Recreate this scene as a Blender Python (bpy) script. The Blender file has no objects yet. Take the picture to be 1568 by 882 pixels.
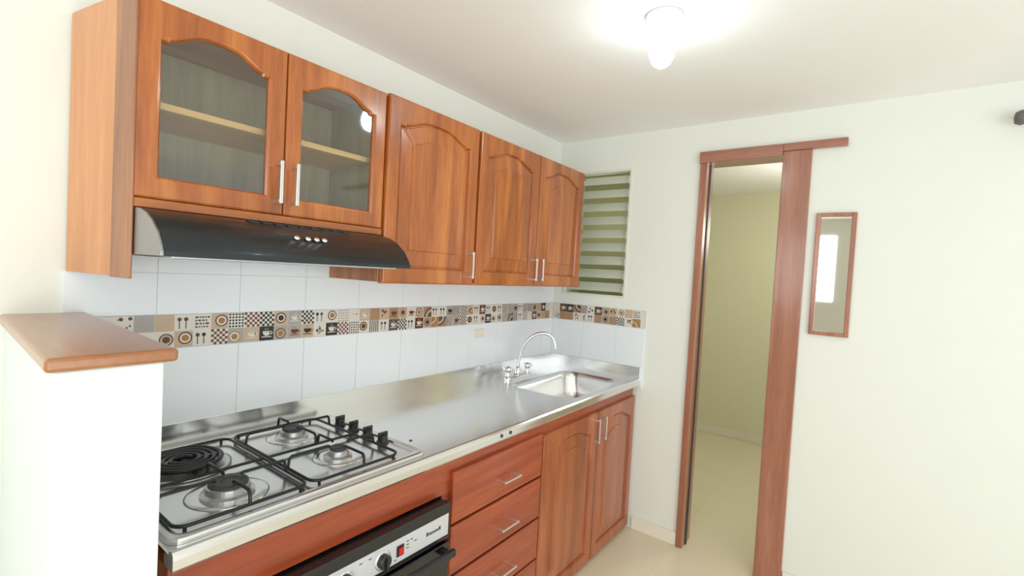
import bpy, bmesh, math, random
from mathutils import Matrix, Vector
random.seed(11)
scn=bpy.context.scene
try:
    scn.view_settings.view_transform='Standard'; scn.view_settings.look='None'
    scn.view_settings.exposure=0; scn.view_settings.gamma=1
except Exception: pass
COL=bpy.context.collection
XF=2.777   # far wall
ZC=2.4
# ------------------------------------------------------------ materials
def srgb(r,g,b):
    f=lambda c:(c/255/12.92) if c/255<=.04045 else ((c/255+.055)/1.055)**2.4
    return (f(r),f(g),f(b),1)
def base(name):
    m=bpy.data.materials.new(name);m.use_nodes=True
    nt=m.node_tree;b=nt.nodes['Principled BSDF'];return m,nt,b
def plain(name,c,rough=.5,metal=0,var=.04,scale=8,bump=0,coat=0,bscale=200):
    m,nt,b=base(name);N=nt.nodes;L=nt.links
    tc=N.new('ShaderNodeTexCoord');no=N.new('ShaderNodeTexNoise');no.inputs['Scale'].default_value=scale;no.inputs['Detail'].default_value=3
    L.new(tc.outputs['Object'],no.inputs['Vector'])
    mx=N.new('ShaderNodeMix');mx.data_type='RGBA'
    mx.inputs[6].default_value=tuple(min(1,x*(1-var)) for x in c[:3])+(1,);mx.inputs[7].default_value=tuple(min(1,x*(1+var)) for x in c[:3])+(1,)
    L.new(no.outputs['Fac'],mx.inputs[0]);L.new(mx.outputs[2],b.inputs['Base Color'])
    b.inputs['Roughness'].default_value=rough;b.inputs['Metallic'].default_value=metal;b.inputs['Coat Weight'].default_value=coat
    if bump:
        n2=N.new('ShaderNodeTexNoise');n2.inputs['Scale'].default_value=bscale;L.new(tc.outputs['Object'],n2.inputs['Vector'])
        bp=N.new('ShaderNodeBump');bp.inputs['Strength'].default_value=bump;bp.inputs['Distance'].default_value=.002
        L.new(n2.outputs['Fac'],bp.inputs['Height']);L.new(bp.outputs[0],b.inputs['Normal'])
    return m
def wood(name,dark,mid,light,axis='z',rough=.32,coat=.55):
    m,nt,b=base(name);N=nt.nodes;L=nt.links
    tc=N.new('ShaderNodeTexCoord');mp=N.new('ShaderNodeMapping')
    s={'x':(.8,10,10),'y':(10,.8,10),'z':(10,10,.8)}[axis];mp.inputs['Scale'].default_value=s
    L.new(tc.outputs['Object'],mp.inputs[0])
    n1=N.new('ShaderNodeTexNoise');n1.inputs['Scale'].default_value=1.1;n1.inputs['Detail'].default_value=4;n1.inputs['Distortion'].default_value=.9
    n2=N.new('ShaderNodeTexNoise');n2.inputs['Scale'].default_value=11;n2.inputs['Detail'].default_value=4
    L.new(mp.outputs[0],n1.inputs['Vector']);L.new(mp.outputs[0],n2.inputs['Vector'])
    ad=N.new('ShaderNodeMath');ad.operation='MULTIPLY_ADD';ad.inputs[1].default_value=.30;L.new(n2.outputs['Fac'],ad.inputs[0])
    sc=N.new('ShaderNodeMath');sc.operation='MULTIPLY';sc.inputs[1].default_value=.70;L.new(n1.outputs['Fac'],sc.inputs[0]);L.new(sc.outputs[0],ad.inputs[2])
    cr=N.new('ShaderNodeValToRGB');cr.color_ramp.elements[0].position=.32;cr.color_ramp.elements[0].color=dark
    cr.color_ramp.elements[1].position=.68;cr.color_ramp.elements[1].color=light
    e=cr.color_ramp.elements.new(.5);e.color=mid
    L.new(ad.outputs[0],cr.inputs[0]);L.new(cr.outputs[0],b.inputs['Base Color'])
    b.inputs['Roughness'].default_value=rough;b.inputs['Coat Weight'].default_value=coat;b.inputs['Coat Roughness'].default_value=.16
    return m
M={}
M['wall']=plain('wall_paint',srgb(238,239,229),.85,var=.01,bump=.05)
M['wallfar']=plain('far_wall_paint',srgb(231,233,224),.85,var=.015,bump=.05)
M['rearw']=plain('rear_wall_paint',srgb(206,198,182),.85,var=.015)
M['ceil']=plain('ceiling_paint',srgb(249,248,245),.9,var=.01)
M['white']=plain('partition_paint',srgb(226,232,229),.8,var=.01,bump=.05)
M['util']=plain('utility_paint',srgb(228,225,196),.85,var=.02)
M['wood']=wood('honey_wood',srgb(134,68,22),srgb(172,94,36),srgb(198,122,54),'z')
M['woodh']=wood('honey_wood_horizontal',srgb(136,70,24),srgb(170,94,36),srgb(196,120,54),'x')
M['woodlight']=wood('pale_wood',srgb(188,118,60),srgb(202,132,72),srgb(216,148,86),'z')
M['post']=wood('post_wood',srgb(120,68,28),srgb(150,88,40),srgb(174,112,56),'z')
M['red']=wood('red_wood',srgb(136,66,30),srgb(164,86,46),srgb(186,110,66),'z')
M['redh']=wood('red_wood_horizontal',srgb(126,50,24),srgb(152,64,32),srgb(174,84,46),'x')
M['cap']=wood('cap_wood',srgb(146,90,48),srgb(160,104,60),srgb(176,120,74),'y')
M['jamb']=wood('jamb_wood',srgb(140,84,60),srgb(160,102,76),srgb(178,120,94),'z')
M['jambh']=wood('header_wood',srgb(140,86,68),srgb(156,100,80),srgb(172,118,96),'y')
M['inside']=wood('cabinet_interior',srgb(160,146,118),srgb(176,162,132),srgb(190,176,146),'z',rough=.6,coat=0)
M['shelf']=wood('shelf_wood',srgb(205,160,100),srgb(220,178,118),srgb(230,190,132),'x',rough=.5,coat=0)
M['tile']=plain('white_tile',srgb(235,239,242),.18,var=.01)
M['grout']=plain('grout',srgb(231,233,233),.9)
M['chrome']=plain('chrome',(.85,.85,.87,1),.10,1,var=.02)
M['nickel']=plain('satin_nickel',(.76,.76,.76,1),.3,1,var=.02)
M['black']=plain('black_enamel',srgb(22,23,25),.3,var=.1,coat=.3)
M['iron']=plain('black_cast_wire',srgb(22,22,24),.4,var=.1)
M['alu']=plain('burner_aluminium',(.60,.60,.60,1),.3,.9,var=.08)
M['blackglass']=plain('oven_black_glass',srgb(12,12,14),.06,var=.05,coat=.5)
M['panelsilver']=plain('oven_panel_silver',srgb(205,207,210),.35,.3,var=.02)
M['redsw']=plain('red_switch',srgb(200,25,20),.3)
M['dark']=plain('dark_grey',srgb(60,60,62),.5)
M['rodm']=plain('rod_brown_grey',srgb(100,96,94),.5)
M['outlet']=plain('cream_plastic',srgb(238,228,204),.4)
M['mortarframe']=plain('window_frame_white',srgb(222,224,208),.5)
M['porc']=plain('porcelain',srgb(225,230,232),.3)
M['skirt']=plain('baseboard_tile',srgb(236,230,212),.3)
M['hood']=plain('hood_black_metal',srgb(36,43,46),.36,.25,var=.05,coat=.15)
M['hoodside']=plain('hood_side_steel',(.35,.35,.35,1),.35,.9,var=.05)
def steel(name,c,rough):
    m,nt,b=base(name);N=nt.nodes;L=nt.links
    tc=N.new('ShaderNodeTexCoord')
    n3=N.new('ShaderNodeTexNoise');n3.inputs['Scale'].default_value=3;n3.inputs['Detail'].default_value=3;L.new(tc.outputs['Object'],n3.inputs['Vector'])
    mr=N.new('ShaderNodeMapRange');mr.inputs[1].default_value=.3;mr.inputs[2].default_value=.7;mr.inputs[3].default_value=rough-.04;mr.inputs[4].default_value=rough+.05;L.new(n3.outputs['Fac'],mr.inputs[0]);L.new(mr.outputs[0],b.inputs['Roughness'])
    mx=N.new('ShaderNodeMix');mx.data_type='RGBA';mx.inputs[6].default_value=tuple(x*.95 for x in c)+(1,);mx.inputs[7].default_value=tuple(c)+(1,)
    L.new(n3.outputs['Fac'],mx.inputs[0]);L.new(mx.outputs[2],b.inputs['Base Color']);b.inputs['Metallic'].default_value=.95
    return m
M['steel']=steel('stainless_steel',(.84,.84,.835),.19)
M['steelhob']=steel('hob_steel',(.76,.76,.75),.20)
def floormat():
    m,nt,b=base('cream_floor_tile');N=nt.nodes;L=nt.links
    tc=N.new('ShaderNodeTexCoord');br=N.new('ShaderNodeTexBrick');br.offset=0;br.inputs['Scale'].default_value=1
    br.inputs['Brick Width'].default_value=.45;br.inputs['Row Height'].default_value=.45;br.inputs['Mortar Size'].default_value=.002
    br.inputs['Color1'].default_value=srgb(232,222,196);br.inputs['Color2'].default_value=srgb(230,220,194);br.inputs['Mortar'].default_value=srgb(222,212,184)
    L.new(tc.outputs['Object'],br.inputs['Vector'])
    no=N.new('ShaderNodeTexNoise');no.inputs['Scale'].default_value=4;no.inputs['Detail'].default_value=6;L.new(tc.outputs['Object'],no.inputs['Vector'])
    mx=N.new('ShaderNodeMix');mx.data_type='RGBA';mx.blend_type='MULTIPLY';mx.inputs[0].default_value=.06;L.new(br.outputs['Color'],mx.inputs[6]);L.new(no.outputs['Fac'],mx.inputs[7])
    L.new(mx.outputs[2],b.inputs['Base Color']);b.inputs['Roughness'].default_value=.3
    return m
M['floor']=floormat()
def glassmat(name,tint,refl,trans=1):
    m=bpy.data.materials.new(name);m.use_nodes=True;nt=m.node_tree;nt.nodes.clear();N=nt.nodes;L=nt.links
    t=N.new('ShaderNodeBsdfTransparent');t.inputs[0].default_value=tint
    g=N.new('ShaderNodeBsdfGlossy');g.inputs['Roughness'].default_value=.05;g.inputs['Color'].default_value=(.9,.95,.95,1)
    lw=N.new('ShaderNodeLayerWeight');lw.inputs[0].default_value=.35
    ma=N.new('ShaderNodeMath');ma.operation='MULTIPLY_ADD';ma.inputs[1].default_value=.4;ma.inputs[2].default_value=refl;L.new(lw.outputs['Fresnel'],ma.inputs[0])
    mx=N.new('ShaderNodeMixShader');L.new(ma.outputs[0],mx.inputs[0]);L.new(t.outputs[0],mx.inputs[1]);L.new(g.outputs[0],mx.inputs[2])
    o=N.new('ShaderNodeOutputMaterial');L.new(mx.outputs[0],o.inputs[0]);return m
M['glass']=glassmat('cabinet_glass',(.92,.95,.92,1),.09)
M['louvre']=plain('louvre_glass',srgb(206,212,192),.35,var=.03)
M['shaft']=plain('airshaft_paint',srgb(176,176,132),.9,var=.05)
m,nt,b=base('mirror_glass');b.inputs['Base Color'].default_value=(.66,.68,.66,1);b.inputs['Metallic'].default_value=1;b.inputs['Roughness'].default_value=.03;M['mirror']=m
m,nt,b=base('bulb_glow');b.inputs['Base Color'].default_value=(1,1,1,1);b.inputs['Emission Color'].default_value=(.76,.95,1,1);b.inputs['Emission Strength'].default_value=34;M['bulb']=m
m,nt,b=base('border_tile_print');vc=nt.nodes.new('ShaderNodeVertexColor');vc.layer_name='Col';nt.links.new(vc.outputs[0],b.inputs['Base Color']);b.inputs['Roughness'].default_value=.25;M['deco']=m

# ------------------------------------------------------------ helpers
def empty(name):
    o=bpy.data.objects.new(name,None);COL.objects.link(o);o.empty_display_size=.05;return o
def finish(bm,name,mat,parent=None,smooth=False,bevel=0,seg=2,autos=False):
    bmesh.ops.recalc_face_normals(bm,faces=bm.faces)
    me=bpy.data.meshes.new(name);bm.to_mesh(me);bm.free()
    if isinstance(mat,list):
        for q in mat: me.materials.append(q)
    else: me.materials.append(mat)
    o=bpy.data.objects.new(name,me);COL.objects.link(o)
    if parent: o.parent=parent
    if smooth:
        for p in me.polygons:p.use_smooth=True
    if bevel:
        md=o.modifiers.new('bevel','BEVEL');md.width=bevel;md.segments=seg;md.limit_method='ANGLE';md.angle_limit=math.radians(40)
    return o
def addbox(bm,x0,x1,y0,y1,z0,z1,mi=0):
    vs=[bm.verts.new(p) for p in [(x0,y0,z0),(x1,y0,z0),(x1,y1,z0),(x0,y1,z0),(x0,y0,z1),(x1,y0,z1),(x1,y1,z1),(x0,y1,z1)]]
    for f in [(0,1,2,3),(4,5,6,7),(0,1,5,4),(1,2,6,5),(2,3,7,6),(3,0,4,7)]:
        fc=bm.faces.new([vs[i] for i in f]);fc.material_index=mi
def boxes(name,L,mat,parent=None,bevel=0,seg=2):
    bm=bmesh.new()
    for b_ in L: addbox(bm,*b_)
    return finish(bm,name,mat,parent,bevel=bevel,seg=seg)
def prism(name,poly,z0,z1,mat,parent=None,bevel=0,seg=3):
    bm=bmesh.new();a=[bm.verts.new((x,y,z0)) for x,y in poly];c=[bm.verts.new((x,y,z1)) for x,y in poly];n=len(poly)
    bm.faces.new(a);bm.faces.new(c)
    for i in range(n): bm.faces.new([a[i],a[(i+1)%n],c[(i+1)%n],c[i]])
    return finish(bm,name,mat,parent,bevel=bevel,seg=seg)
def rings(bm,R,capa=True,capb=True,mi=0):
    V=[[bm.verts.new(p) for p in r] for r in R];n=len(R[0])
    for a_,b_ in zip(V,V[1:]):
        for i in range(n): bm.faces.new([a_[i],a_[(i+1)%n],b_[(i+1)%n],b_[i]]).material_index=mi
    if capa: bm.faces.new(V[0]).material_index=mi
    if capb: bm.faces.new(V[-1]).material_index=mi
    return V
def lathe(bm,c,prof,n=32,axis='z',mi=0,sx=1):
    R=[]
    for r,h in prof:
        ring=[]
        for i in range(n):
            a_=2*math.pi*i/n;u=r*math.cos(a_);w=r*math.sin(a_)
            if axis=='z': ring.append((c[0]+u,c[1]+w,c[2]+h))
            elif axis=='y': ring.append((c[0]+u,c[1]-h,c[2]+w))
            else: ring.append((c[0]-h,c[1]+u,c[2]+w))
        R.append(ring)
    rings(bm,R,mi=mi)
def tube(name,pts,r,mat,parent,cyclic=False,smooth=False):
    cu=bpy.data.curves.new(name,'CURVE');cu.dimensions='3D';cu.bevel_depth=r;cu.bevel_resolution=3;cu.use_fill_caps=True
    for P in (pts if isinstance(pts[0],list) else [pts]):
        if smooth:
            s=cu.splines.new('NURBS');s.points.add(len(P)-1);s.order_u=3;s.use_endpoint_u=True;s.resolution_u=8
        else:
            s=cu.splines.new('POLY');s.points.add(len(P)-1)
        for q,p in zip(s.points,P): q.co=(*p,1)
        s.use_cyclic_u=cyclic
        s.use_smooth=True
    cu.materials.append(mat)
    tmp=bpy.data.objects.new(name,cu);COL.objects.link(tmp)
    dg=bpy.context.evaluated_depsgraph_get();me=bpy.data.meshes.new_from_object(tmp.evaluated_get(dg));me.name=name
    bpy.data.objects.remove(tmp);o=bpy.data.objects.new(name,me);COL.objects.link(o);o.parent=parent
    if not me.materials: me.materials.append(mat)
    return o
def rrect(x0,x1,y0,y1,r,n=6):
    P=[]
    for cx,cy,a0 in [(x1-r,y1-r,0),(x0+r,y1-r,90),(x0+r,y0+r,180),(x1-r,y0+r,270)]:
        for i in range(n+1):
            a_=math.radians(a0+90*i/n);P.append((cx+r*math.cos(a_),cy+r*math.sin(a_)))
    return P
# ------------------------------------------------------------ doors
def doorloops(x0,x1,z0,z1,fw,arch,N=24):
    ix0,ix1,iz0=x0+fw,x1-fw,z0+fw*1.08;zt=z1-fw*1.05-arch;cx=(ix0+ix1)/2;hw=(ix1-ix0)/2
    inner=[(ix0,iz0),(ix1,iz0)];outer=[(x0,z0),(x1,z0)]
    ts=[1,.87,.85]+[.85*(1-2*i/N) for i in range(1,N)]+[-.85,-.87,-1]
    for t in ts:
        s=abs(t)
        h=0 if s>.86 else arch*(.18+.82*(.5+.5*math.cos(math.pi*(s/.85)**1.6)))
        inner.append((cx+t*hw,zt+h));outer.append((x0+(x1-x0)*(t+1)/2,z1))
    return outer,inner
def inset(L,d,e=None):
    e=d if e is None else e
    xs=[p[0] for p in L];zs=[p[1] for p in L];cx=(min(xs)+max(xs))/2;cz=(min(zs)+max(zs))/2;w=max(xs)-min(xs);h=max(zs)-min(zs)
    return [(cx+(x-cx)*(w-2*d)/w,cz+(z-cz)*(h-2*e)/h) for x,z in L]
def door(name,parent,x0,x1,z0,z1,yf,mat,glass=False,fw=.052,arch=.042,th=.02):
    o,i=doorloops(x0,x1,z0,z1,fw,arch);Y=lambda L,y:[(x,y,z) for x,z in L]
    bm=bmesh.new()
    if glass:
        R=[Y(o,yf+th),Y(o,yf+.005),Y(inset(o,.0015),yf+.0015),Y(inset(o,.005),yf),Y(inset(i,-.008),yf),Y(inset(i,-.004),yf+.0015),Y(i,yf+.007),Y(i,yf+th)]
        V=rings(bm,R,False,False);n=len(V[0])
        for k in range(n): bm.faces.new([V[-1][k],V[-1][(k+1)%n],V[0][(k+1)%n],V[0][k]])
        ob=finish(bm,name,mat,parent)
        bm=bmesh.new();a_=[bm.verts.new((x,yf+.012,z)) for x,z in inset(i,-.004)];bm.faces.new(a_);finish(bm,name+'_glass_pane',M['glass'],parent)
    else:
        R=[Y(o,yf+th),Y(o,yf+.005),Y(inset(o,.0015),yf+.0015),Y(inset(o,.005),yf),Y(inset(i,-.008),yf),Y(inset(i,-.004),yf+.002),Y(i,yf+.013),
           Y(inset(i,.004),yf+.013),Y(inset(i,.006),yf+.010),Y(inset(i,.055,.062),yf+.006),Y(inset(i,.057,.064),yf+.0015)]
        rings(bm,R);ob=finish(bm,name,mat,parent)
    return ob
def bar_handle(name,parent,p0,p1,yf,out=.028,w=.010):
    bm=bmesh.new();x0,z0=p0;x1,z1=p1
    if abs(x0-x1)<1e-6:
        addbox(bm,x0-w/2,x0+w/2,yf-out-.005,yf-out,z0,z1)
        for z in (z0+.008,z1-.008): addbox(bm,x0-w/2,x0+w/2,yf-out,yf+.001,z-.005,z+.005)
    else:
        addbox(bm,x0,x1,yf-out-.005,yf-out,z0-w/2,z0+w/2)
        for x in (x0+.008,x1-.008): addbox(bm,x-.005,x+.005,yf-out,yf+.001,z0-w/2,z0+w/2)
    finish(bm,name,M['nickel'],parent,bevel=.0015)

# ------------------------------------------------------------ room shell
boxes('floor',[(-1.8,5.3,-4.2,.3,-.1,0)],M['floor'])
boxes('ceiling',[(-1.8,5.3,-4.2,.3,ZC,ZC+.1)],M['ceil'])
boxes('wall_back',[(-1.7,XF+.12,0,.12,0,ZC)],M['wall'])
# rear wall: window (seen in the mirror) and wide unseen opening added to let daylight in
boxes('wall_rear',[(-1.7,-1.6,-.35,0,0,ZC),(-1.7,-1.6,-1.36,-.35,0,1.36),(-1.7,-1.6,-1.36,-.35,2.2,ZC),(-1.7,-1.6,-1.9,-1.36,0,ZC),(-1.7,-1.6,-4.2,-1.9,2.2,ZC)],M['rearw'])
WY0,WY1,WZ0,WZ1=-.517,-.073,1.392,2.19
DY0,DY1,DZ=-1.34,-.945,2.2
T=XF+.12
boxes('wall_far',[(XF,T,WY1,0,0,ZC),(XF,T,WY0,WY1,0,WZ0),(XF,T,WY0,WY1,WZ1,ZC),(XF,T,DY1,WY0,0,ZC),(XF,T,DY0,DY1,DZ,ZC),(XF,T,-4.2,DY0,0,ZC)],M['wallfar'])
boxes('wall_utility',[(5.1,5.2,-2.4,.3,0,ZC),(T,5.1,.2,.3,0,ZC),(T,5.1,-2.4,-2.3,0,ZC)],M['util'])
boxes('wall_airshaft',[(3.5,3.56,-.62,.2,1.2,ZC),(T,3.5,-.62,-.58,1.2,ZC),(T,3.5,-.58,.2,1.16,1.2)],M['shaft'])
boxes('baseboard_utility',[(5.088,5.1,-2.3,.2,0,.08)],M['skirt'],bevel=.003)
boxes('baseboard_far',[(XF-.012,XF,-.922,-.650,0,.075),(XF-.012,XF,-4.2,-1.455,0,.075)],M['skirt'],bevel=.003)
boxes('trim_1',[(.10,.345,-.0125,-.0001,0,1.3205),(.10,.298,-.0125,-.0001,1.3205,1.333)],M['wall'])
rod=empty('rod_stand_in')  # stand-in rod for a dark shape of unknown kind
bm=bmesh.new();lathe(bm,(XF-.06,-2.135,2.235),[(.004,0.0),(.022,.004),(.03,.02),(.024,.04),(.014,.045),(.014,.9)],20,'y');finish(bm,'rod',M['rodm'],rod,True)
boxes('bracket',[(XF-.07,XF,-2.26,-2.245,2.215,2.235)],M['rodm'],rod)

# partition (half wall) + wooden top
prism('wall_partition',[(.196,-.0135),(.341,-.0135),(.316,-.71),(.168,-.71)],0,1.316,M['white'],bevel=.004)
prism('wooden_bar_top',[(.184,-.0135),(.349,-.0135),(.334,-.724),(.156,-.724)],1.3165,1.340,M['cap'],bevel=.007,seg=4)

# backsplash tiles
BS=empty('tiled_backsplash')
bm=bmesh.new()
addbox(bm,.346,XF-.001,-.006,-.0005,.86,1.3205,1)
addbox(bm,.30,XF-.001,-.006,-.0005,1.3205,1.45,1);addbox(bm,.35,XF-.001,-.006,-.0005,1.45,1.62,1)
g=.0009;xs=[.30,.511]+[.511+.2365*k for k in range(1,10)]+[XF]
xs=[x for x in xs if x<XF-.02]+[XF-.006]
for a_,c_ in zip(xs,xs[1:]):
    for z0,z1 in [(.90,1.2205),(1.3245,1.452),(1.452,1.62)]:
        aa=a_
        if a_<.31: aa=.346 if z0<1 or z0>1.45 else .30
        addbox(bm,aa+g,c_-g,-.009,-.0055,z0+g,z1-g)
addbox(bm,XF-.006,XF-.0005,-.66,-.005,.86,1.3245,1)
for a_,c_ in [(-.24,-.009),(-.476,-.24),(-.66,-.476)]:
    addbox(bm,XF-.009,XF-.0055,a_+g,c_-g,.90+g,1.2205-g)
finish(bm,'backsplash_tiles',[M['tile'],M['grout']],BS,bevel=.0006,seg=1)

# decorative border -----------------------------------------------------
bm=bmesh.new();cl=bm.loops.layers.color.new('Col')
def col(f,c):
    for l in f.loops:l[cl]=c
class Surf:
    def __init__(s,wall): s.w=wall
    def p(s,u,v,d):
        return (u,-.0095-d,v) if s.w=='b' else (XF-.0095-d,-u,v)
def poly(S,pts,c,d):
    col(bm.faces.new([bm.verts.new(S.p(u,v,d)) for u,v in pts]),c)
def rect(S,u0,v0,u1,v1,c,d): poly(S,[(u0,v0),(u1,v0),(u1,v1),(u0,v1)],c,d)
def disc(S,u,v,r,c,d,n=16,a0=0,a1=360):
    k=n if a1-a0==360 else n+1
    poly(S,[(u+r*math.cos(math.radians(a0+(a1-a0)*i/n)),v+r*math.sin(math.radians(a0+(a1-a0)*i/n))) for i in range(k)],c,d)
WH=srgb(238,235,230);BG=srgb(226,212,196);TN=srgb(212,190,166);GY=srgb(156,146,142);DK=srgb(106,96,96);BR=srgb(162,120,90);RD=srgb(176,128,110);LG=srgb(212,208,204);YL=srgb(210,178,130)
def cell(S,u,v,s):
    k=random.choice(['cup','cup','check','stripe','disc','dots','fork','bean','bean','hatch','cupd','plain','plain','flower','saucer','words','plate'])
    g=.0005;u0,v0,u1,v1=u+g,v+g,u+s-g,v+s-g;cx,cy=u+s/2,v+s/2;w=s-2*g;d1=.0003;d2=.0006;d3=.0009
    def cup(bgc,fg):
        rect(S,u0,v0,u1,v1,bgc,d1)
        disc(S,cx,cy+.1*s,.27*s,fg,d2,12,180,360);rect(S,cx-.27*s,cy+.08*s,cx+.27*s,cy+.16*s,fg,d2)
        disc(S,cx+.3*s,cy+.02*s,.11*s,fg,d2,10);disc(S,cx+.3*s,cy+.02*s,.055*s,bgc,d3,8)
        rect(S,cx-.34*s,cy-.27*s,cx+.34*s,cy-.21*s,fg,d2)
        rect(S,cx-.1*s,cy+.22*s,cx-.07*s,cy+.36*s,fg,d2);rect(S,cx+.05*s,cy+.22*s,cx+.08*s,cy+.36*s,fg,d2)
    if k=='cup': cup(random.choice([BG,WH,TN,LG]),random.choice([DK,BR,GY,WH,RD]))
    elif k=='cupd': cup(random.choice([DK,GY,BR]),WH)
    elif k=='check':
        c=random.choice([DK,BR,RD,GY]);rect(S,u0,v0,u1,v1,WH,d1);n=6
        for i in range(n):
            for j in range(n):
                if (i+j)%2: rect(S,u0+w*i/n,v0+w*j/n,u0+w*(i+1)/n,v0+w*(j+1)/n,c,d2)
    elif k=='stripe':
        c=random.choice([DK,BR,GY]);rect(S,u0,v0,u1,v1,WH,d1)
        for i in range(0,10,2): rect(S,u0+w*i/10,v0,u0+w*(i+1)/10,v1,c,d2)
    elif k in('disc','saucer'):
        rect(S,u0,v0,u1,v1,random.choice([WH,BG,LG]),d1);ox,oy=random.uniform(-.1,.1)*s,random.uniform(-.08,.08)*s
        disc(S,cx+ox,cy+oy,.38*s,random.choice([BR,TN,GY]),d2);disc(S,cx+ox,cy+oy,.3*s,WH if k=='disc' else BG,d3);disc(S,cx+ox,cy+oy,.2*s,random.choice([BR,DK,YL]),.0012)
    elif k=='plate':
        rect(S,u0,v0,u1,v1,random.choice([WH,TN]),d1)
        cc=random.choice([BR,YL,GY]);q0=random.choice([0,90,180,270]);ox={0:u0,90:u1,180:u1,270:u0}[q0];oy={0:v0,90:v0,180:v1,270:v1}[q0]
        for rr,c_,dd in((.92,cc,d2),(.74,BG,d3),(.5,cc,.0012)):
            poly(S,[(ox,oy)]+[(ox+rr*w*math.cos(math.radians(q0+i*9)),oy+rr*w*math.sin(math.radians(q0+i*9))) for i in range(11)],c_,dd)
    elif k=='dots':
        rect(S,u0,v0,u1,v1,random.choice([WH,BG]),d1)
        for i in range(5):
            for j in range(5): disc(S,u+s*(.1+.2*i),v+s*(.1+.2*j),.045*s,random.choice([DK,RD,BR]),d2,6)
    elif k=='words':
        rect(S,u0,v0,u1,v1,WH,d1)
        for j in range(4):
            x_=.1
            while x_<.8:
                q=random.uniform(.06,.2);rect(S,u+x_*s,v+(.14+.2*j)*s,u+min(x_+q,.9)*s,v+(.24+.2*j)*s,random.choice([DK,GY,BR]),d2);x_+=q+.06
    elif k=='fork':
        rect(S,u0,v0,u1,v1,WH,d1)
        for a in(.25,.6):
            rect(S,u+(a-.03)*s,v+.12*s,u+(a+.03)*s,v+.6*s,GY,d2);disc(S,u+a*s,v+.7*s,.12*s,random.choice([GY,DK,BR]),d2,10)
    elif k=='bean':
        rect(S,u0,v0,u1,v1,random.choice([BG,WH,WH]),d1)
        for i in range(8): disc(S,u+s*random.uniform(.15,.85),v+s*random.uniform(.15,.85),random.uniform(.05,.12)*s,random.choice([BR,DK,GY,TN]),d2+.00004*i,8)
    elif k=='hatch':
        c=random.choice([DK,RD,GY]);rect(S,u0,v0,u1,v1,WH,d1);n=5
        for i in range(n):
            for j in range(n):
                a,b=u0+w*(i+.5)/n,v0+w*(j+.5)/n;q=w/n*.42;poly(S,[(a-q,b),(a,b-q),(a+q,b),(a,b+q)],c,d2)
    elif k=='plain': rect(S,u0,v0,u1,v1,random.choice([TN,BG,LG,BG,TN]),d1)
    elif k=='flower':
        rect(S,u0,v0,u1,v1,WH,d1);c=random.choice([GY,BR,DK])
        for a in range(0,360,45): disc(S,cx+.24*s*math.cos(math.radians(a)),cy+.24*s*math.sin(math.radians(a)),.12*s,c,d2+a*1e-7,8)
        disc(S,cx,cy,.12*s,YL,d3,10)
for wall,p,q in(('b',.352,XF-.012),('f',.012,.66)):
    S=Surf(wall);s=.0515
    f=[S.p(p,1.2215,-.005),S.p(q,1.2215,-.005),S.p(q,1.3240,-.005),S.p(p,1.3240,-.005)];g2=[S.p(p,1.2215,0),S.p(q,1.2215,0),S.p(q,1.3240,0),S.p(p,1.3240,0)]
    A=[bm.verts.new(x) for x in f];B=[bm.verts.new(x) for x in g2]
    for i in range(4): col(bm.faces.new([A[i],A[(i+1)%4],B[(i+1)%4],B[i]]),LG)
    col(bm.faces.new(B),WH)
    u=p
    while u+s<=q+.001:
        for r in range(2): cell(S,u,1.2212+r*s,s)
        u+=s
me=bpy.data.meshes.new('decorative_tile_border');bm.to_mesh(me);bm.free();me.materials.append(M['deco'])
ob=bpy.data.objects.new('decorative_tile_border',me);COL.objects.link(ob);ob.parent=BS
# outlet
ou=empty('wall_outlet')
boxes('cover_plate',[(1.975,2.045,-.015,-.0092,1.145,1.19)],M['outlet'],ou,bevel=.002)
bm=bmesh.new()
for x in(1.993,2.027): lathe(bm,(x,-.0145,1.168),[(.001,0),(.012,0),(.012,.0015),(.001,.0015)],16,'y')
finish(bm,'sockets',M['skirt'],ou)

# ------------------------------------------------------------ upper cabinets
YK=-.0105
A=empty('upper_cabinet')
def slab(name,x0,x1,y0,y1,z0,z1,mat,par,skew=0):
    bm=bmesh.new();addbox(bm,x0,x1,y0,y1,z0,z1)
    return finish(bm,name,mat,par,bevel=.0015,seg=1)
XA=lambda y:.305+.055*(-y/.325)
prism('side_board',[(XA(0),YK),(XA(0)+.03,YK),(XA(-.236)+.018,-.236),(XA(-.236),-.236)],1.45,2.125,M['woodlight'],A,bevel=.0015)
prism('side_post',[(XA(-.236)-.001,-.236),(XA(-.236)+.02,-.236),(.3615+.003,-.327),(XA(-.327)-.001,-.327)],1.447,2.125,M['post'],A,bevel=.002)
slab('right_side',1.058,1.076,-.304,YK,1.622,2.11,M['inside'],A)
slab('inner_left_side',.364,.378,-.304,YK,1.622,2.11,M['inside'],A)
slab('top_board',.362,1.076,-.304,YK,2.098,2.115,M['woodh'],A)
slab('bottom_board',.364,1.076,-.318,YK,1.622,1.64,M['woodh'],A)
slab('back_board',.378,1.058,-.016,YK,1.64,2.098,M['inside'],A)
slab('shelf',.378,1.058,-.285,-.016,1.868,1.886,M['shelf'],A)
slab('centre_stile',.705,.733,-.304,-.289,1.64,2.098,M['wood'],A)
slab('light_rail',.364,1.076,-.326,-.310,1.618,1.640,M['woodh'],A)
door('door_left',A,.3625,.7175,1.642,2.115,-.326,M['wood'],glass=True,fw=.05)
door('door_right',A,.7205,1.075,1.642,2.115,-.326,M['wood'],glass=True,fw=.05)
bar_handle('handle_left',A,(.697,1.672),(.697,1.795),-.326)
bar_handle('handle_right',A,(.745,1.672),(.745,1.795),-.326)
B=empty('upper_cabinet')
slab('carcass',1.078,2.51,-.313,YK,1.452,2.112,M['wood'],B)
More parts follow.
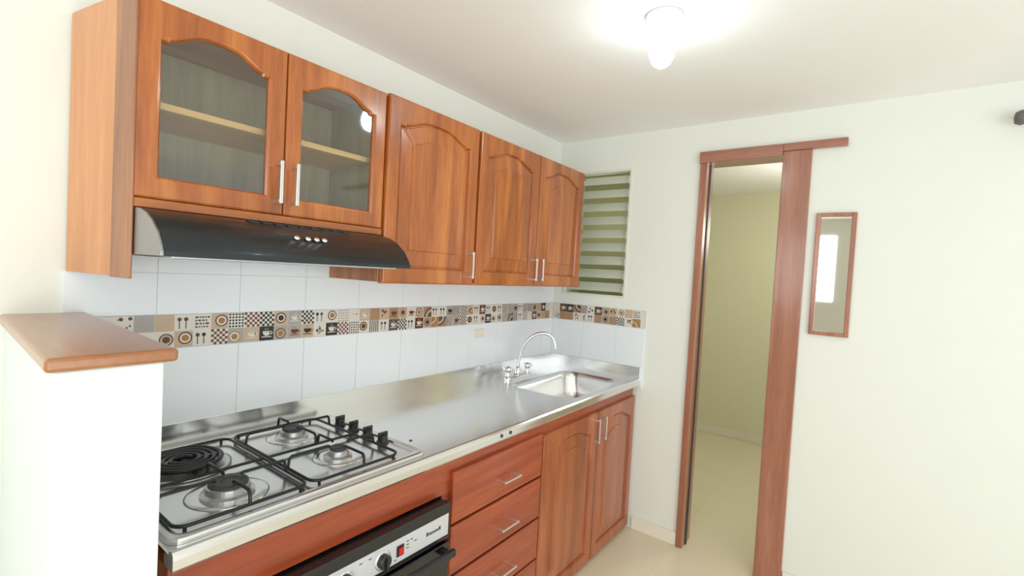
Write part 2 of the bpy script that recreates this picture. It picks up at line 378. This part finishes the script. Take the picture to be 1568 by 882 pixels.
slab('bottom_edge',1.078,2.51,-.332,-.313,1.447,1.456,M['woodh'],B)
door('door_left',B,1.082,1.562,1.45,2.118,-.336,M['wood'],fw=.056)
door('door_centre',B,1.578,2.040,1.45,2.118,-.336,M['wood'],fw=.056)
door('door_right',B,2.046,2.508,1.45,2.118,-.336,M['wood'],fw=.056)
for n,x in(('handle_left',1.528),('handle_centre',2.012),('handle_right',2.072)): bar_handle(n,B,(x,1.475),(x,1.59),-.336)
for i,z in enumerate((1.450,1.775,2.09)):
    prism('end_shelf_%d'%(i+1),[(2.511,YK),(2.62,YK)]+[(2.511+.109*math.cos(a_),-.2-.13*math.sin(a_)) for a_ in [math.pi/2*k/8 for k in range(9)]],z,z+.022,M['woodh'],B,bevel=.003)

# ------------------------------------------------------------ range hood
H=empty('range_hood')
prof=[(-.02,1.616),(-.335,1.616),(-.36,1.613),(-.40,1.603),(-.44,1.585),(-.475,1.56),(-.498,1.533),(-.508,1.515),(-.508,1.505),(-.02,1.505)]
bm=bmesh.new();x0,x1=.372,1.052
a_=[bm.verts.new((x0,y,z)) for y,z in prof];c_=[bm.verts.new((x1,y,z)) for y,z in prof];n=len(prof)
for i in range(n): bm.faces.new([a_[i],a_[(i+1)%n],c_[(i+1)%n],c_[i]]).smooth=(1<=i<=6)
bm.faces.new(c_);finish(bm,'body',M['hood'],H)
def endcap(name,xa,xb,mat):
    bm=bmesh.new();P=[(y,z) for y,z in prof];a_=[bm.verts.new((xa,y,z)) for y,z in P];c_=[bm.verts.new((xb,y,z)) for y,z in P]
    for i in range(n): bm.faces.new([a_[i],a_[(i+1)%n],c_[(i+1)%n],c_[i]])
    bm.faces.new(a_);bm.faces.new(c_);finish(bm,name,mat,H,bevel=.001,seg=1)
endcap('left_side_plate',.366,.372,M['hoodside']);endcap('right_side_plate',1.052,1.058,M['hood'])
slab('filter_panel',.40,1.03,-.47,-.05,1.500,1.506,M['nickel'],H)
bm=bmesh.new()
for k,x in enumerate((.69,.722,.748,.772)):
    cx,cy,cz=x,-.462,1.571;nv=Vector((0,-.62,.78));
    R=[]
    for r,h in((.0085,-.002),(.0085,.004),(.006,.007),(.001,.0075)):
        ring=[]
        for i in range(16):
            t=2*math.pi*i/16;p=Vector((cx,cy,cz))+Vector((1,0,0))*r*math.cos(t)+Vector((0,.78,.62))*r*math.sin(t)+nv*h;ring.append(tuple(p))
        R.append(ring)
    rings(bm,R)
finish(bm,'buttons',M['chrome'],H,True)
bm=bmesh.new()
for k in range(9):
    x=.60+k*.035;addbox(bm,x,x+.026,-.372,-.364,1.6095,1.614)
    addbox(bm,x,x+.026,-.387,-.379,1.606,1.6105)
finish(bm,'vent_slots',M['black'],H)

# ------------------------------------------------------------ counter
CT=empty('steel_countertop');ZS=.905
SX0,SX1,SY0,SY1=2.05,2.69,-.585,-.185
bm=bmesh.new();out=[bm.verts.new(p) for p in [(.36,-.012,ZS),(XF-.010,-.012,ZS),(XF-.010,-.632,ZS),(.36,-.632,ZS)]]
inn=[bm.verts.new((x,y,ZS)) for x,y in rrect(SX0,SX1,SY0,SY1,.09,8)]
ed=[bm.edges.new((out[i],out[(i+1)%4])) for i in range(4)]+[bm.edges.new((inn[i],inn[(i+1)%len(inn)])) for i in range(len(inn))]
bmesh.ops.triangle_fill(bm,use_beauty=True,edges=ed)
prev=inn
for d,z,r in[(.004,ZS-.002,.088),(.012,ZS-.009,.086),(.02,ZS-.03,.085),(.032,ZS-.12,.09),(.045,ZS-.155,.09),(.07,ZS-.168,.08),(.11,ZS-.172,.06)]:
    cur=[bm.verts.new((x,y,z)) for x,y in rrect(SX0+d,SX1-d,SY0+d,SY1-d,r,8)];k=len(cur)
    for i in range(k): bm.faces.new([prev[i],prev[(i+1)%k],cur[(i+1)%k],cur[i]]).smooth=True
    prev=cur
bm.faces.new(prev)
o=finish(bm,'top_sheet',M['steel'],CT)
bm=bmesh.new();pf=[(-.622,.905),(-.626,.912),(-.634,.916),(-.642,.915),(-.647,.909),(-.648,.90),(-.648,.880),(-.645,.875),(-.60,.875),(-.60,.9)]
R=[[(x,y,z) for y,z in pf] for x in(.36,XF-.010)];rings(bm,R);finish(bm,'front_edge',M['steel'],CT)
boxes('back_upstand',[(.36,XF-.0095,-.0135,-.0095,.90,.984)],M['steel'],CT,bevel=.002)
boxes('side_upstand',[(XF-.0145,XF-.0098,-.648,-.012,.90,.984)],M['steel'],CT,bevel=.002)
bm=bmesh.new();lathe(bm,(2.37,-.385,ZS-.1715),[(.045,0),(.045,.003),(.035,.003),(.03,.0005),(.005,.0005)],24);finish(bm,'drain',M['chrome'],CT,True)
bm=bmesh.new()
for x in(1.42,1.475):lathe(bm,(x,-.6475,.896),[(.007,0),(.007,.003),(.004,.005),(.001,.005)],12,'y')
finish(bm,'edge_plugs',M['dark'],CT)
bm=bmesh.new();lathe(bm,(1.13,-.47,ZS),[(.006,0),(.006,.0015),(.001,.002)],12);finish(bm,'deck_cap',M['dark'],CT)

# faucet
F=empty('kitchen_faucet');fx,fy=2.24,-.120
bm=bmesh.new();rings(bm,[[(x,y,z) for x,y in rrect(fx-.115+d,fx+.115-d,fy-.024+d,fy+.024-d,.022-d*.9,5)] for d,z in((0,ZS+.0005),(0,ZS+.012),(.004,ZS+.018),(.012,ZS+.02))]);finish(bm,'base_plate',M['chrome'],F)
bm=bmesh.new()
lathe(bm,(fx,fy,ZS+.018),[(.022,0),(.02,.02),(.014,.035),(.012,.05)],20)
for sx in(-.095,.095):
    lathe(bm,(fx+sx,fy,ZS+.018),[(.020,0),(.017,.012),(.012,.022),(.012,.03),(.019,.034),(.021,.042),(.018,.055),(.008,.06)],20)
finish(bm,'valve_bodies',M['chrome'],F,True)
bm=bmesh.new()
for sx in(-.095,.095):
    addbox(bm,fx+sx-.034,fx+sx+.034,fy-.006,fy+.006,ZS+.060,ZS+.070);addbox(bm,fx+sx-.006,fx+sx+.006,fy-.034,fy+.034,ZS+.060,ZS+.070)
finish(bm,'cross_handles',M['chrome'],F,bevel=.002)
dx,dy=.50,-.866;sp=[(0,.05),(.002,.10),(.012,.155),(.035,.21),(.08,.255),(.13,.272),(.175,.262),(.20,.235),(.208,.20),(.208,.185)]
tube('spout',[(fx+dx*r,fy+dy*r,ZS+h) for r,h in sp],.009,M['chrome'],F,smooth=True)

# ------------------------------------------------------------ gas hob
G=empty('gas_hob');hx0,hx1,hy0,hy1=.368,1.082,-.604,-.045
bm=bmesh.new();R=[]
for d,z in((0,ZS+.0005),(0,.911),(.003,.9165),(.010,.918),(.020,.917),(.026,.912),(.034,.910)):
    R.append([(x,y,z) for x,y in rrect(hx0+d,hx1-d,hy0+d,hy1-d,max(.03-d*.3,.012),6)])
V=rings(bm,R);
finish(bm,'tray',M['steelhob'],G,bevel=0)
ZT=.910
burn=[(.862,-.175,.038),(.868,-.432,.030),(.545,-.445,.050)]
bm=bmesh.new();bm2=bmesh.new();bm3=bmesh.new()
for cx,cy,r in burn:
    lathe(bm3,(cx,cy,ZT),[(r+.045,.0002),(r+.04,.003),(r+.02,.0015),(r+.012,.001),(r*.5,.001)],40)
    lathe(bm,(cx,cy,ZT),[(r+.012,0),(r+.012,.006),(r+.002,.010),(r,.024),(r-.004,.026),(.01,.026)],36)
    lathe(bm2,(cx,cy,ZT+.026),[(r-.006,0),(r-.004,.001),(r-.004,.006),(r-.010,.009),(r*.45,.0095),(r*.4,.007),(.002,.007)],36)
finish(bm3,'burner_wells',M['steelhob'],G,True);finish(bm,'burner_bodies',M['alu'],G);finish(bm2,'burner_caps',M['dark'],G)
ex,ey=.528,-.20
bm=bmesh.new();lathe(bm,(ex,ey,ZT),[(.115,.0005),(.119,.006),(.110,.008),(.10,.003),(.02,.002)],40);finish(bm,'coil_dish',M['alu'],G,True)
sp=[]
for i in range(220):
    t=i/219;a_=t*2*math.pi*4.2;r=.022+.075*t;sp.append((ex+r*math.cos(a_),ey+r*math.sin(a_),ZT+.022))
tube('heating_coil',[sp,[(ex-.09,ey,ZT+.012),(ex+.09,ey,ZT+.012)],[(ex,ey-.09,ZT+.012),(ex,ey+.09,ZT+.012)]],.0062,M['iron'],G)
W=[];zf=ZT+.012;zt=ZT+.044
def loop(x0,x1,y0,y1):
    L=[(x,y,zf) for x,y in rrect(x0,x1,y0,y1,.03,5)];return L+[L[0]]
W.append(loop(.39,.695,-.565,-.075));W.append(loop(.708,1.0,-.565,-.075))
def arm(px,py,cx,cy,rin):
    v=Vector((cx-px,cy-py,0));D=v.length;v.normalize();P=lambda d,z:(px+v.x*d,py+v.y*d,z)
    W.append([P(0,zf),P(.004,zt-.006),P(.010,zt),P(D-rin-.006,zt),P(D-rin,zt-.004)])
for cx,cy,r in burn:
    gx0,gx1=(.39,.695) if cx<.7 else(.708,1.0)
    arm(gx0,cy,cx,cy,.03);arm(gx1,cy,cx,cy,.03)
    if cy<-.3: arm(cx,-.565,cx,cy,.03);arm(cx,-.318,cx,cy,.03)
    else: arm(cx,-.075,cx,cy,.03);arm(cx,-.318,cx,cy,.03)
W.append([(.39,-.318,zf),(.695,-.318,zf)]);W.append([(.708,-.318,zf),(1.0,-.318,zf)])
for x in(.41,.675,.728,.98):
    for y in(-.56,-.08): W.append([(x,y,zf),(x,y,ZT+.001)])
tube('grates',W,.0042,M['iron'],G)
bm=bmesh.new()
for k in range(4):
    y=-.178-.083*k;kx=1.042
    lathe(bm,(kx,y,ZT+.001),[(.021,0),(.021,.004),(.017,.007),(.0165,.022),(.014,.025),(.002,.025)],24)
    addbox(bm,kx-.018,kx+.018,y-.004,y+.004,ZT+.02,ZT+.036)
finish(bm,'control_knobs',M['black'],G,bevel=.001)

# ------------------------------------------------------------ base cabinet
C=empty('base_cabinet');YB=-.612
boxes('face_frame',[(1.150,2.762,YB,YB+.02,.79,.873),(1.150,1.196,YB,YB+.02,.03,.79),(1.735,1.765,YB,YB+.02,.03,.79),(2.735,2.762,YB,YB+.02,.03,.79),(1.196,2.762,YB,YB+.02,.0,.04)],M['redh'],C,bevel=.001)
boxes('oven_fascia',[(.362,1.150,YB-.004,YB+.02,.752,.873),(.362,.556,YB,YB+.02,0,.752)],M['redh'],C,bevel=.001)
boxes('carcass_panels',[(.362,.38,YB+.02,-.02,0,.87),(1.155,1.173,YB+.02,-.02,0,.87),(1.74,1.758,YB+.02,-.02,0,.87),(2.744,2.762,YB+.02,-.02,0,.87),(1.173,2.744,YB+.02,-.02,.06,.078),(1.173,2.744,-.03,-.02,.078,.7)],M['red'],C)
YD=-.631
for i,(z0,z1) in enumerate([(.640,.822),(.458,.630),(.275,.448),(.05,.265)]):
    bm=bmesh.new();o_=[(1.186,z0),(1.744,z0),(1.744,z1),(1.186,z1)];Y=lambda L,y:[(x,y,z) for x,z in L]
    rings(bm,[Y(o_,YB-.0005),Y(o_,YD+.006),Y(inset(o_,.002),YD+.002),Y(inset(o_,.007),YD)])
    finish(bm,'drawer_%d'%(i+1),M['redh'],C)
    bar_handle('drawer_handle_%d'%(i+1),C,(1.44,(z0+z1)/2-.02),(1.55,(z0+z1)/2-.02),YD,w=.008)
door('door_left',C,1.752,2.270,.02,.812,YD,M['red'],fw=.06,arch=.045)
door('door_right',C,2.278,2.760,.02,.812,YD,M['red'],fw=.06,arch=.045)
bar_handle('door_handle_left',C,(2.235,.66),(2.235,.785),YD)
bar_handle('door_handle_right',C,(2.312,.66),(2.312,.785),YD)

# ------------------------------------------------------------ oven
O=empty('oven')
slab('body',.562,1.142,-.640,-.10,.10,.745,M['black'],O)
boxes('control_frame',[(.560,1.144,-.664,-.640,.628,.750)],M['black'],O,bevel=.006,seg=3)
boxes('control_plate',[(.585,1.132,-.6665,-.664,.646,.716)],M['panelsilver'],O,bevel=.001)
bm=bmesh.new();bmk=bmesh.new()
for x in(.62,.745,.868):
    lathe(bm,(x,-.6665,.678),[(.027,0),(.027,.003),(.023,.004),(.001,.004)],28,'y')
    lathe(bmk,(x,-.6705,.678),[(.021,0),(.020,.012),(.017,.016),(.001,.016)],28,'y');addbox(bmk,x-.004,x+.004,-.694,-.684,.660,.696)
finish(bm,'knob_bezels',M['chrome'],O,True);finish(bmk,'knobs',M['black'],O,bevel=.001)
boxes('switch_housing',[(.918,.944,-.670,-.6665,.664,.696)],M['black'],O,bevel=.001)
boxes('power_switch',[(.923,.939,-.674,-.670,.670,.690)],M['redsw'],O,bevel=.001)
bm=bmesh.new();x=1.035
for k,w in enumerate((.011,.007,.009,.010,.007,.009,.011)):
    addbox(bm,x,x+w*.8,-.6668,-.6664,.676,.676+(.012 if k in(0,6) else .008));x+=w
for x,z in((.955,.694),(.955,.684),(.955,.674),(.97,.694),(.985,.684),(.70,.70),(.79,.70),(.82,.70),(.66,.70),(.80,.655),(.70,.655),(.91,.655)):
    addbox(bm,x,x+.010,-.6668,-.6664,z,z+.003)
finish(bm,'panel_print',M['dark'],O)
boxes('oven_door',[(.562,1.142,-.668,-.640,.13,.620)],M['blackglass'],O,bevel=.004)
boxes('door_handle',[(.575,1.130,-.712,-.694,.590,.614),(.590,.612,-.696,-.667,.592,.612),(1.094,1.116,-.696,-.667,.592,.612)],M['black'],O,bevel=.005,seg=3)

# ------------------------------------------------------------ louvred window
Wn=empty('window_1')
boxes('frame',[(XF-.006,XF+.06,WY0,WY0+.014,WZ0,WZ1),(XF-.006,XF+.06,WY1-.022,WY1,WZ0,WZ1),(XF-.006,XF+.06,WY0+.014,WY1-.022,WZ1-.014,WZ1),(XF-.006,XF+.06,WY0+.014,WY1-.022,WZ0,WZ0+.012)],M['mortarframe'],Wn,bevel=.002)
bm=bmesh.new();ns=9;ph=(WZ1-WZ0-.035)/ns
for k in range(ns):
    zc=WZ0+.016+ph*(k+.5);an=math.radians(55);hl=.031
    dx_=hl*math.cos(an);dz_=hl*math.sin(an);y0,y1=WY0+.016,WY1-.024;t=.005
    # blades open: room-side edge low, outer edge high
    P=[(XF+.022-dx_,zc-dz_),(XF+.022+dx_,zc+dz_),(XF+.022+dx_-.004,zc+dz_+.004),(XF+.022-dx_-.004,zc-dz_+.004)]
    rings(bm,[[(x,y0,z) for x,z in P],[(x,y1,z) for x,z in P]])
finish(bm,'louvre_slats',M['louvre'],Wn)
bm=bmesh.new()
for k in range(ns):
    zc=WZ0+.016+ph*(k+.5);addbox(bm,XF-.010,XF+.02,WY0+.014,WY0+.022,zc-.03,zc+.012)
finish(bm,'slat_clips',M['nickel'],Wn)

# ------------------------------------------------------------ doorway
D=empty('door_1')
boxes('jamb_left',[(XF-.02,T+.01,-.958,-.922,0,2.2)],M['jamb'],D,bevel=.003)
boxes('door_stile',[(XF-.022,XF+.03,-1.452,-1.326,0,2.2)],M['jamb'],D,bevel=.003)
boxes('header',[(XF-.03,T,-1.326,-.918,2.176,2.238),(XF-.03,XF-.0005,-1.595,-1.326,2.2,2.238)],M['jambh'],D,bevel=.003)
boxes('inner_jamb_strip',[(XF+.04,XF+.06,-.964,-.958,0,2.176)],M['dark'],D)  # dark line along the inner jamb edge

# ------------------------------------------------------------ mirror
Mi=empty('wall_mirror');my0,my1,mz0,mz1=-1.652,-1.490,1.290,1.884;fwm=.020
boxes('frame',[(XF-.018,XF-.001,my0,my0+fwm,mz0,mz1),(XF-.018,XF-.001,my1-fwm,my1,mz0,mz1),(XF-.018,XF-.001,my0+fwm,my1-fwm,mz1-fwm,mz1),(XF-.018,XF-.001,my0+fwm,my1-fwm,mz0,mz0+fwm)],M['jamb'],Mi,bevel=.003)
boxes('glass',[(XF-.010,XF-.004,my0+fwm,my1-fwm,mz0+fwm,mz1-fwm)],M['mirror'],Mi)

# ------------------------------------------------------------ ceiling bulb
K=empty('ceiling_bulb_lamp');lx,ly=1.587,-1.109
bm=bmesh.new();lathe(bm,(lx,ly,ZC-.0005),[(.062,0),(.062,-.012),(.05,-.024),(.028,-.034),(.024,-.06),(.001,-.06)],32);finish(bm,'porcelain_socket',M['porc'],K,True)
bm=bmesh.new();lathe(bm,(lx,ly,ZC-.055),[(.016,0),(.022,-.012),(.036,-.035),(.042,-.06),(.040,-.08),(.030,-.102),(.016,-.113),(.002,-.116)],32);finish(bm,'bulb',M['bulb'],K,True)

# ------------------------------------------------------------ lights
def area(name,loc,rot,sx,sy,p,c):
    l=bpy.data.lights.new(name,'AREA');l.shape='RECTANGLE';l.size=sx;l.size_y=sy;l.energy=p;l.color=c
    o=bpy.data.objects.new(name,l);COL.objects.link(o);o.location=loc;o.rotation_euler=rot;return o
# rear-window daylight, plus unseen fills added at the open rear and side
area('daylight_fill_rear',(-1.65,-3.05,1.1),(math.radians(110),0,math.radians(-90)),2.2,2.0,33,(.86,.95,1))  # unseen fill added, since the rear wall blocks the world light
area('daylight_rear_window',(-1.66,-.855,1.78),(math.radians(90),0,math.radians(-90)),1.0,.82,12,(.90,.97,1))
area('daylight_fill_side',(-.3,-4.15,1.0),(math.radians(116),0,0),2.8,1.9,46,(.96,.985,1))  # unseen fill added on the open side; no window stands here
pl=bpy.data.lights.new('utility_fill','POINT');pl.energy=17;pl.color=(1,.99,.92);pl.shadow_soft_size=.15  # fill added to brighten the room beyond the doorway, no fixture
po=bpy.data.objects.new('utility_fill',pl);COL.objects.link(po);po.location=(3.9,-1.5,1.9)
pl=bpy.data.lights.new('airshaft_fill','POINT');pl.energy=1.3;pl.color=(1,.99,.90);pl.shadow_soft_size=.1  # fill added so the shaft behind the louvres isn't dark
po=bpy.data.objects.new('airshaft_fill',pl);COL.objects.link(po);po.location=(3.2,-.1,1.9)
w=bpy.data.worlds.new('World');scn.world=w;w.use_nodes=True;bg=w.node_tree.nodes['Background'];bg.inputs[0].default_value=(.92,.97,1,1);bg.inputs[1].default_value=1.0

# ------------------------------------------------------------ camera
cam=bpy.data.cameras.new('camera');co=bpy.data.objects.new('camera',cam);COL.objects.link(co)
cam.sensor_width=36;cam.lens=746.24/1600*36;cam.clip_start=.02
r=Vector((.59899,-.79887,.05502));u=Vector((-.00764,.063,.99798));bk=Vector((-.80072,-.5982,.03163))
Mx=Matrix(((r.x,u.x,bk.x,0),(r.y,u.y,bk.y,-1.7187),(r.z,u.z,bk.z,1.5102),(0,0,0,1)))
co.matrix_world=Mx;scn.camera=co
